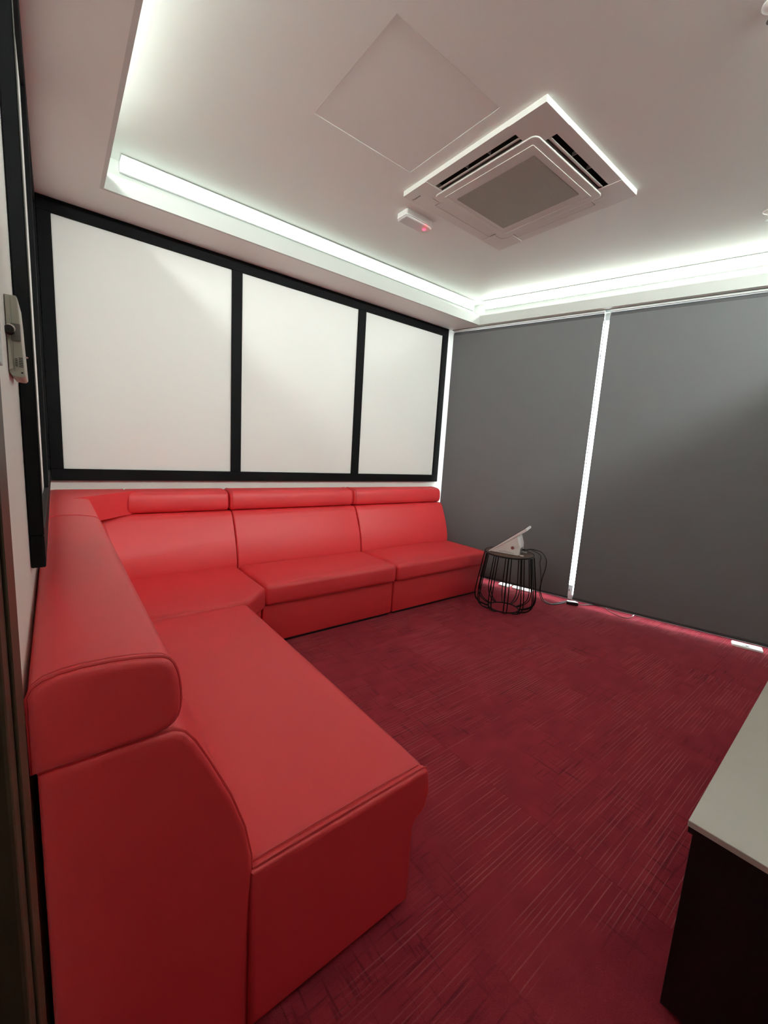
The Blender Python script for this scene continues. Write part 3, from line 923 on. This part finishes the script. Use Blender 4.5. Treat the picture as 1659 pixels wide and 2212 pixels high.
# ------------------------------------------------------------------ white wedge-shaped touch panel on the side table
U = Vector((0.391, -0.921, 0)).normalized(); Vv = Vector((0.921, 0.391, 0)).normalized()
P0 = Vector((2.944, -1.076, ZTT))
t = thing('touch_panel', 'white wedge-shaped touch screen terminal tilted up on the wire side table', 'touch panel', P0 + U * 0.13 + Vv * 0.1)
fP = lambda a, b, l: P0 + U * a + Vv * l + ZV * b
WD = 0.205
SIDE = rpoly([(0.012, 0.004), (0.255, 0.002), (0.252, 0.085), (0.232, 0.150), (0.222, 0.160), (0.02, 0.012)], [0, 0.008, 0.012, 0.012, 0, 0], 3)
bd = obj('body', puff(bmesh.new(), SIDE, fP, 0.006, WD - 0.006, 0.004, 0.004, 2), 'plastic', t, smooth=True)
SLAB = rpoly([(0.0, 0.006), (0.012, 0.0015), (0.300, 0.222), (0.292, 0.244)], [0, 0, 0.008, 0.008], 3)
sl = obj('screen_slab', puff(bmesh.new(), SLAB, fP, 0.0, WD, 0.004, 0.004, 2), 'plastic', t, smooth=True)
sd = (Vector((0.292, 0.244)) - Vector((0.0, 0.006))).normalized(); sn = Vector((-sd.y, sd.x))
def slabp(s, off): q = Vector((0.0, 0.006)) + sd * s + sn * off; return (q.x, q.y)
prism_pts = [slabp(0.02, -0.001), slabp(0.355, -0.001), slabp(0.355, 0.0012), slabp(0.02, 0.0012)]
obj('screen', prism(bmesh.new(), prism_pts, fP, 0.014, WD - 0.014), 'darkglass', sl, label='dark screen')
bm = bmesh.new()
c0 = P0 + U * 0.197 + ZV * 0.062
vs_ = [bm.verts.new(c0 - Vv * d + U * (0.011 * math.cos(2 * PI * k / 18)) + ZV * (0.011 * math.sin(2 * PI * k / 18))) for d in (-0.004, -0.0015) for k in range(18)]
vs_ = [bm.verts.new(c0 + Vv * d + U * (0.013 * math.cos(2 * PI * k / 18)) + ZV * (0.013 * math.sin(2 * PI * k / 18))) for d in (0.007, 0.0048) for k in range(18)]
for k in range(18): bm.faces.new((vs_[k], vs_[(k + 1) % 18], vs_[18 + (k + 1) % 18], vs_[18 + k]))
bm.faces.new(vs_[18:]); bm.faces.new(vs_[:18][::-1])
bmesh.ops.delete(bm, geom=[v for v in bm.verts if not v.link_faces], context='VERTS')
obj('round_mark', bm, 'reddot', bd, label='muted red round mark')
for k in range(12):
    bm = bmesh.new(); u0 = 0.095 + k * 0.0105; hh = 0.008 + 0.011 * math.sin(PI * (k + 1) / 13)
    fbox(bm, P0 + U * u0 + Vv * 0.0056 + ZV * 0.012, (U * 0.8 + ZV * 0.6).normalized(), Vv, (ZV * 0.8 - U * 0.6).normalized(), (0, 0.0018), (-0.0006, 0.0015), (0, hh))
    obj('vent_slot', bm, 'greyplastic', bd)
bm = bmesh.new(); fbox(bm, P0, U, Vv, ZV, (0.2525, 0.2565), (0.05, 0.15), (0.012, 0.055)); obj('port_bay', bm, 'greyplastic', bd)
bm = bmesh.new(); fbox(bm, P0, U, Vv, ZV, (0.255, 0.285), (0.118, 0.130), (0.030, 0.042), 0.002, 1); obj('plug', bm, 'darkplastic', bd)
bm = bmesh.new(); fbox(bm, P0, U, Vv, ZV, (0.256, 0.262), (0.07, 0.10), (0.02, 0.04)); obj('port', bm, 'chrome', bd)
bm = bmesh.new(); fbox(bm, P0, U, Vv, ZV, (0.2555, 0.290), (0.02, 0.028), (0.0005, 0.010)); obj('stand_foot', bm, 'plastic', bd)
bm = bmesh.new(); fbox(bm, P0, U, Vv, ZV, (0.2555, 0.290), (0.170, 0.178), (0.0005, 0.010)); obj('stand_foot', bm, 'plastic', bd)

# ------------------------------------------------------------------ cable, adapter, loose cable, floor sockets
pc = P0 + U * 0.286 + Vv * 0.124 + ZV * 0.036
path = [pc + U * 0.004, pc + Vector((0.03, -0.035, 0.012)), Vector((3.262, -1.385, 0.535)), Vector((3.315, -1.405, 0.47)), Vector((3.335, -1.395, 0.38)), Vector((3.335, -1.375, 0.28)), Vector((3.36, -1.36, 0.17)), Vector((3.44, -1.355, 0.07)), Vector((3.56, -1.37, 0.012)), Vector((3.68, -1.395, 0.0045)), Vector((3.735, -1.41, 0.011))]
bm = bmesh.new(); tube(bm, smoothpath(path, 8), 0.0045, 6)
tag(obj('power_cable', bm, 'darkplastic', smooth=True), 'black cable running from the touch panel down to the carpet adapter', 'cable')
path = [pc + Vv * 0.02, pc + Vv * 0.02 + Vector((0.035, -0.03, 0.0)), Vector((3.285, -1.365, 0.50)), Vector((3.30, -1.36, 0.43)), Vector((3.325, -1.365, 0.34)), Vector((3.348, -1.362, 0.24)), Vector((3.372, -1.345, 0.15)), Vector((3.45, -1.340, 0.055)), Vector((3.57, -1.350, 0.0045)), Vector((3.70, -1.372, 0.0045)), Vector((3.85, -1.395, 0.0045))]
bm = bmesh.new(); tube(bm, smoothpath(path, 8), 0.0035, 6)
tag(obj('data_cable', bm, 'darkplastic', smooth=True), 'second thinner black cable looping beside the wire side table', 'cable')
t = thing('power_adapter', 'small black power adapter lying on the carpet below the bright slit', 'adapter', (3.79, -1.445, 0.0))
ax = Vector((0.52, -0.85, 0)).normalized(); ay = Vector((0.85, 0.52, 0)).normalized()
bm = bmesh.new(); fbox(bm, Vector((3.735, -1.418, 0.0)), ax, ay, ZV, (0.0, 0.10), (-0.024, 0.024), (0.001, 0.030), 0.006, 2); obj('housing', bm, 'darkplastic', t, smooth=True)
bm = bmesh.new(); fbox(bm, Vector((3.735, -1.418, 0.0)), ax, ay, ZV, (0.004, 0.080), (-0.018, 0.020), (0.0301, 0.0312)); obj('type_label', bm, 'alu', t, label='pale label on top')
a0 = Vector((3.735, -1.418, 0.012)) + ax * 0.101
bm = bmesh.new(); tube(bm, smoothpath([a0, a0 + Vector((0.05, -0.03, -0.004)), Vector((3.93, -1.58, 0.005)), Vector((4.02, -1.75, 0.005)), Vector((4.07, -1.93, 0.005)), Vector((4.13, -2.10, 0.005))], 6), 0.004, 6)
tag(obj('mains_cable', bm, 'darkplastic', smooth=True), 'black mains lead running along the foot of the blinds', 'cable')
bm = bmesh.new(); tube(bm, smoothpath([(3.945, -1.690, 0.007), (3.918, -1.712, 0.0035), (3.885, -1.78, 0.0035), (3.862, -1.862, 0.0035), (3.905, -1.900, 0.0035), (3.992, -1.902, 0.010)], 6), 0.003, 6)
t = thing('loose_cable', 'short loose dark red cable with pale ends on the carpet', 'cable', (3.91, -1.8, 0))
obj('lead', bm, mat('dark_red_cable', (0.10, 0.01, 0.015, 1), 0.5, bump=0.02), t, smooth=True)
for p, q in (((3.945, -1.690, 0.007), (3.956, -1.682, 0.009)), ((3.960, -1.902, 0.0075), (3.995, -1.902, 0.0105))):
    bm = bmesh.new(); tube(bm, [p, q], 0.0038, 6); obj('connector', bm, 'plastic', t, smooth=True)

def socket(label, s0, s1, off0, off1, hole):
    c = wp((s0 + s1) / 2, (off0 + off1) / 2, 0)
    t = thing('floor_socket', label, 'socket', c, 'white floor sockets under the blinds')
    P = rpoly([(s0, off0), (s1, off0), (s1, off1), (s0, off1)], [0.03, 0.008, 0.008, 0.012], 4)
    f = lambda a, b, l: wp(a, b, l)
    obj('plate', puff(bmesh.new(), P, f, 0.0005, 0.014, 0.0, 0.004, 2), 'plastic', t, smooth=True)
    for h in hole:
        hc = wp(s0 + h * (s1 - s0), (off0 + off1) / 2 - 0.012, 0)
        bm = bmesh.new(); fbox(bm, hc, TV, NV, ZV, (-0.009, 0.009), (-0.010, 0.010), (0.0135, 0.0155), 0.0005, 1); obj('socket_hole', bm, 'greyplastic', t)
        bm = bmesh.new(); fbox(bm, hc, TV, NV, ZV, (-0.028, 0.028), (-0.017, -0.014), (0.0135, 0.0148)); obj('socket_rim', bm, 'gasket', t)
socket('white floor socket seen through the wires of the side table', 0.775, 0.895, 0.005, 0.10, (0.4,))
socket('twin white floor socket plate beside the side table foot', 0.915, 1.115, 0.012, 0.10, (0.3, 0.7))
socket('white floor socket under the blind at the right edge', 2.655, 2.835, -0.035, 0.06, (0.5,))

# ------------------------------------------------------------------ low console at the right edge
t = thing('console_table', 'low black console with a pale grey top at the lower right', 'console', (1.9, -3.3, 0))
ax = Vector((1.0, 0.029, 0)).normalized(); ay = Vector((-0.029, 1.0, 0)).normalized()
o = Vector((1.160, -3.043, 0))
def cp(name, m, lx, ly, lz, bev=0.0, parent=None, label=None):
    bm = bmesh.new(); fbox(bm, o, ax, ay, ZV, lx, ly, lz, bev, 2); return obj(name, bm, m, parent or t, label=label)
cp('top', 'consoletop', (-0.010, 1.62), (-0.50, 0.010), (0.505, 0.520), 0.0015, label='pale grey top')
cp('top_edge', 'consolebody', (-0.008, 1.618), (-0.498, 0.008), (0.490, 0.5048))
cp('side', 'consolebody', (0.0, 0.018), (-0.49, 0.0), (0.012, 0.4898), 0.001)
cp('side', 'consolebody', (1.592, 1.61), (-0.49, 0.0), (0.012, 0.4898), 0.001)
cp('back_board', 'consolebody', (0.0182, 1.5918), (-0.012, 0.0), (0.03, 0.4898))
cp('shelf', 'consolebody', (0.0182, 1.5918), (-0.485, -0.0122), (0.03, 0.048))
for k in range(3):
    d = cp('door', 'consolebody', (0.020 + k * 0.5245, 0.540 + k * 0.5245), (-0.488, -0.470), (0.052, 0.486), 0.001)
    cp('handle', 'chrome', (0.24 + k * 0.5245, 0.32 + k * 0.5245), (-0.500, -0.489), (0.44, 0.448), 0.001, d)
for qx in (0.03, 1.56):
    for qy in (-0.47, -0.05):
        cp('foot', 'consolebody', (qx, qx + 0.03), (qy, qy + 0.03), (0.0, 0.0298))

# ------------------------------------------------------------------ wall controller and switch plate on the left wall
t = thing('wall_controller', 'beige wall unit with vent slots and a dark knob on the left wall', 'controller', (0, -2.24, 1.39))
PR = rpoly([(0.0005, 1.398), (0.004, 1.391), (0.0205, 1.390), (0.0195, 1.425), (0.0185, 1.455), (0.0178, 1.484), (0.0165, 1.514), (0.0145, 1.5175), (0.0005, 1.517)], [0, 0.005, 0.005, 0.02, 0.02, 0.02, 0.005, 0, 0], 3)
bo = obj('housing', puff(bmesh.new(), PR, fY, -2.30, -2.19, 0.002, 0.003, 2), 'beige', t, smooth=True)
obj('seam_line', B(0.0075, 0.0080, -2.3008, -2.2995, 1.40, 1.515), 'gasket', bo)
obj('grip_band', B(0.0062, 0.0180, -2.303, -2.2995, 1.447, 1.474, bev=0.001, seg=1), 'greyplastic', t)
bm = bmesh.new(); tube(bm, [(0.0050, -2.3215, 1.461), (0.0050, -2.300, 1.461)], 0.0062, 14); kb = obj('knob', bm, 'darkplastic', t, smooth=True)
bm = bmesh.new(); tube(bm, [(0.0062, -2.3165, 1.463), (0.0062, -2.3145, 1.463)], 0.0066, 14); obj('knob_collar', bm, 'chrome', kb, smooth=True)
for k in range(6):
    z = 1.4205 - k * 0.0027
    obj('vent_slot', B(0.0135, 0.0187, -2.3006, -2.2995, z, z + 0.0013), 'darkplastic', bo)
    if k < 5:
        obj('vent_slot', B(0.0090, 0.0120, -2.3006, -2.2995, z - 0.002, z - 0.0007), 'darkplastic', bo)
bm = bmesh.new(); tube(bm, [(0.0168, -2.3008, 1.398), (0.0168, -2.2990, 1.398)], 0.0015, 10); obj('screw_hole', bm, 'darkplastic', bo)
bm = bmesh.new(); tube(bm, [(0.0190, -2.24, 1.431), (0.0235, -2.24, 1.4305)], 0.0013, 8); obj('lever', bm, 'chrome', t, smooth=True)
obj('lower_flap', prism(bmesh.new(), [(0.0015, 1.400), (0.0062, 1.404), (0.0042, 1.447), (0.0015, 1.450)], fY, -2.306, -2.3005), 'beige', t)
t = thing('switch_plate', 'dark grey glass switch plate at the left edge beside the wall unit', 'switch', (0, -2.64, 1.37))
obj('back_box', B(0.0005, 0.0065, -2.695, -2.595, 1.372, 1.505, bev=0.001, seg=1), 'plastic', t)
obj('glass_plate', B(0.0068, 0.0125, -2.70, -2.59, 1.375, 1.51, bev=0.001, seg=1), 'darkglass', t)
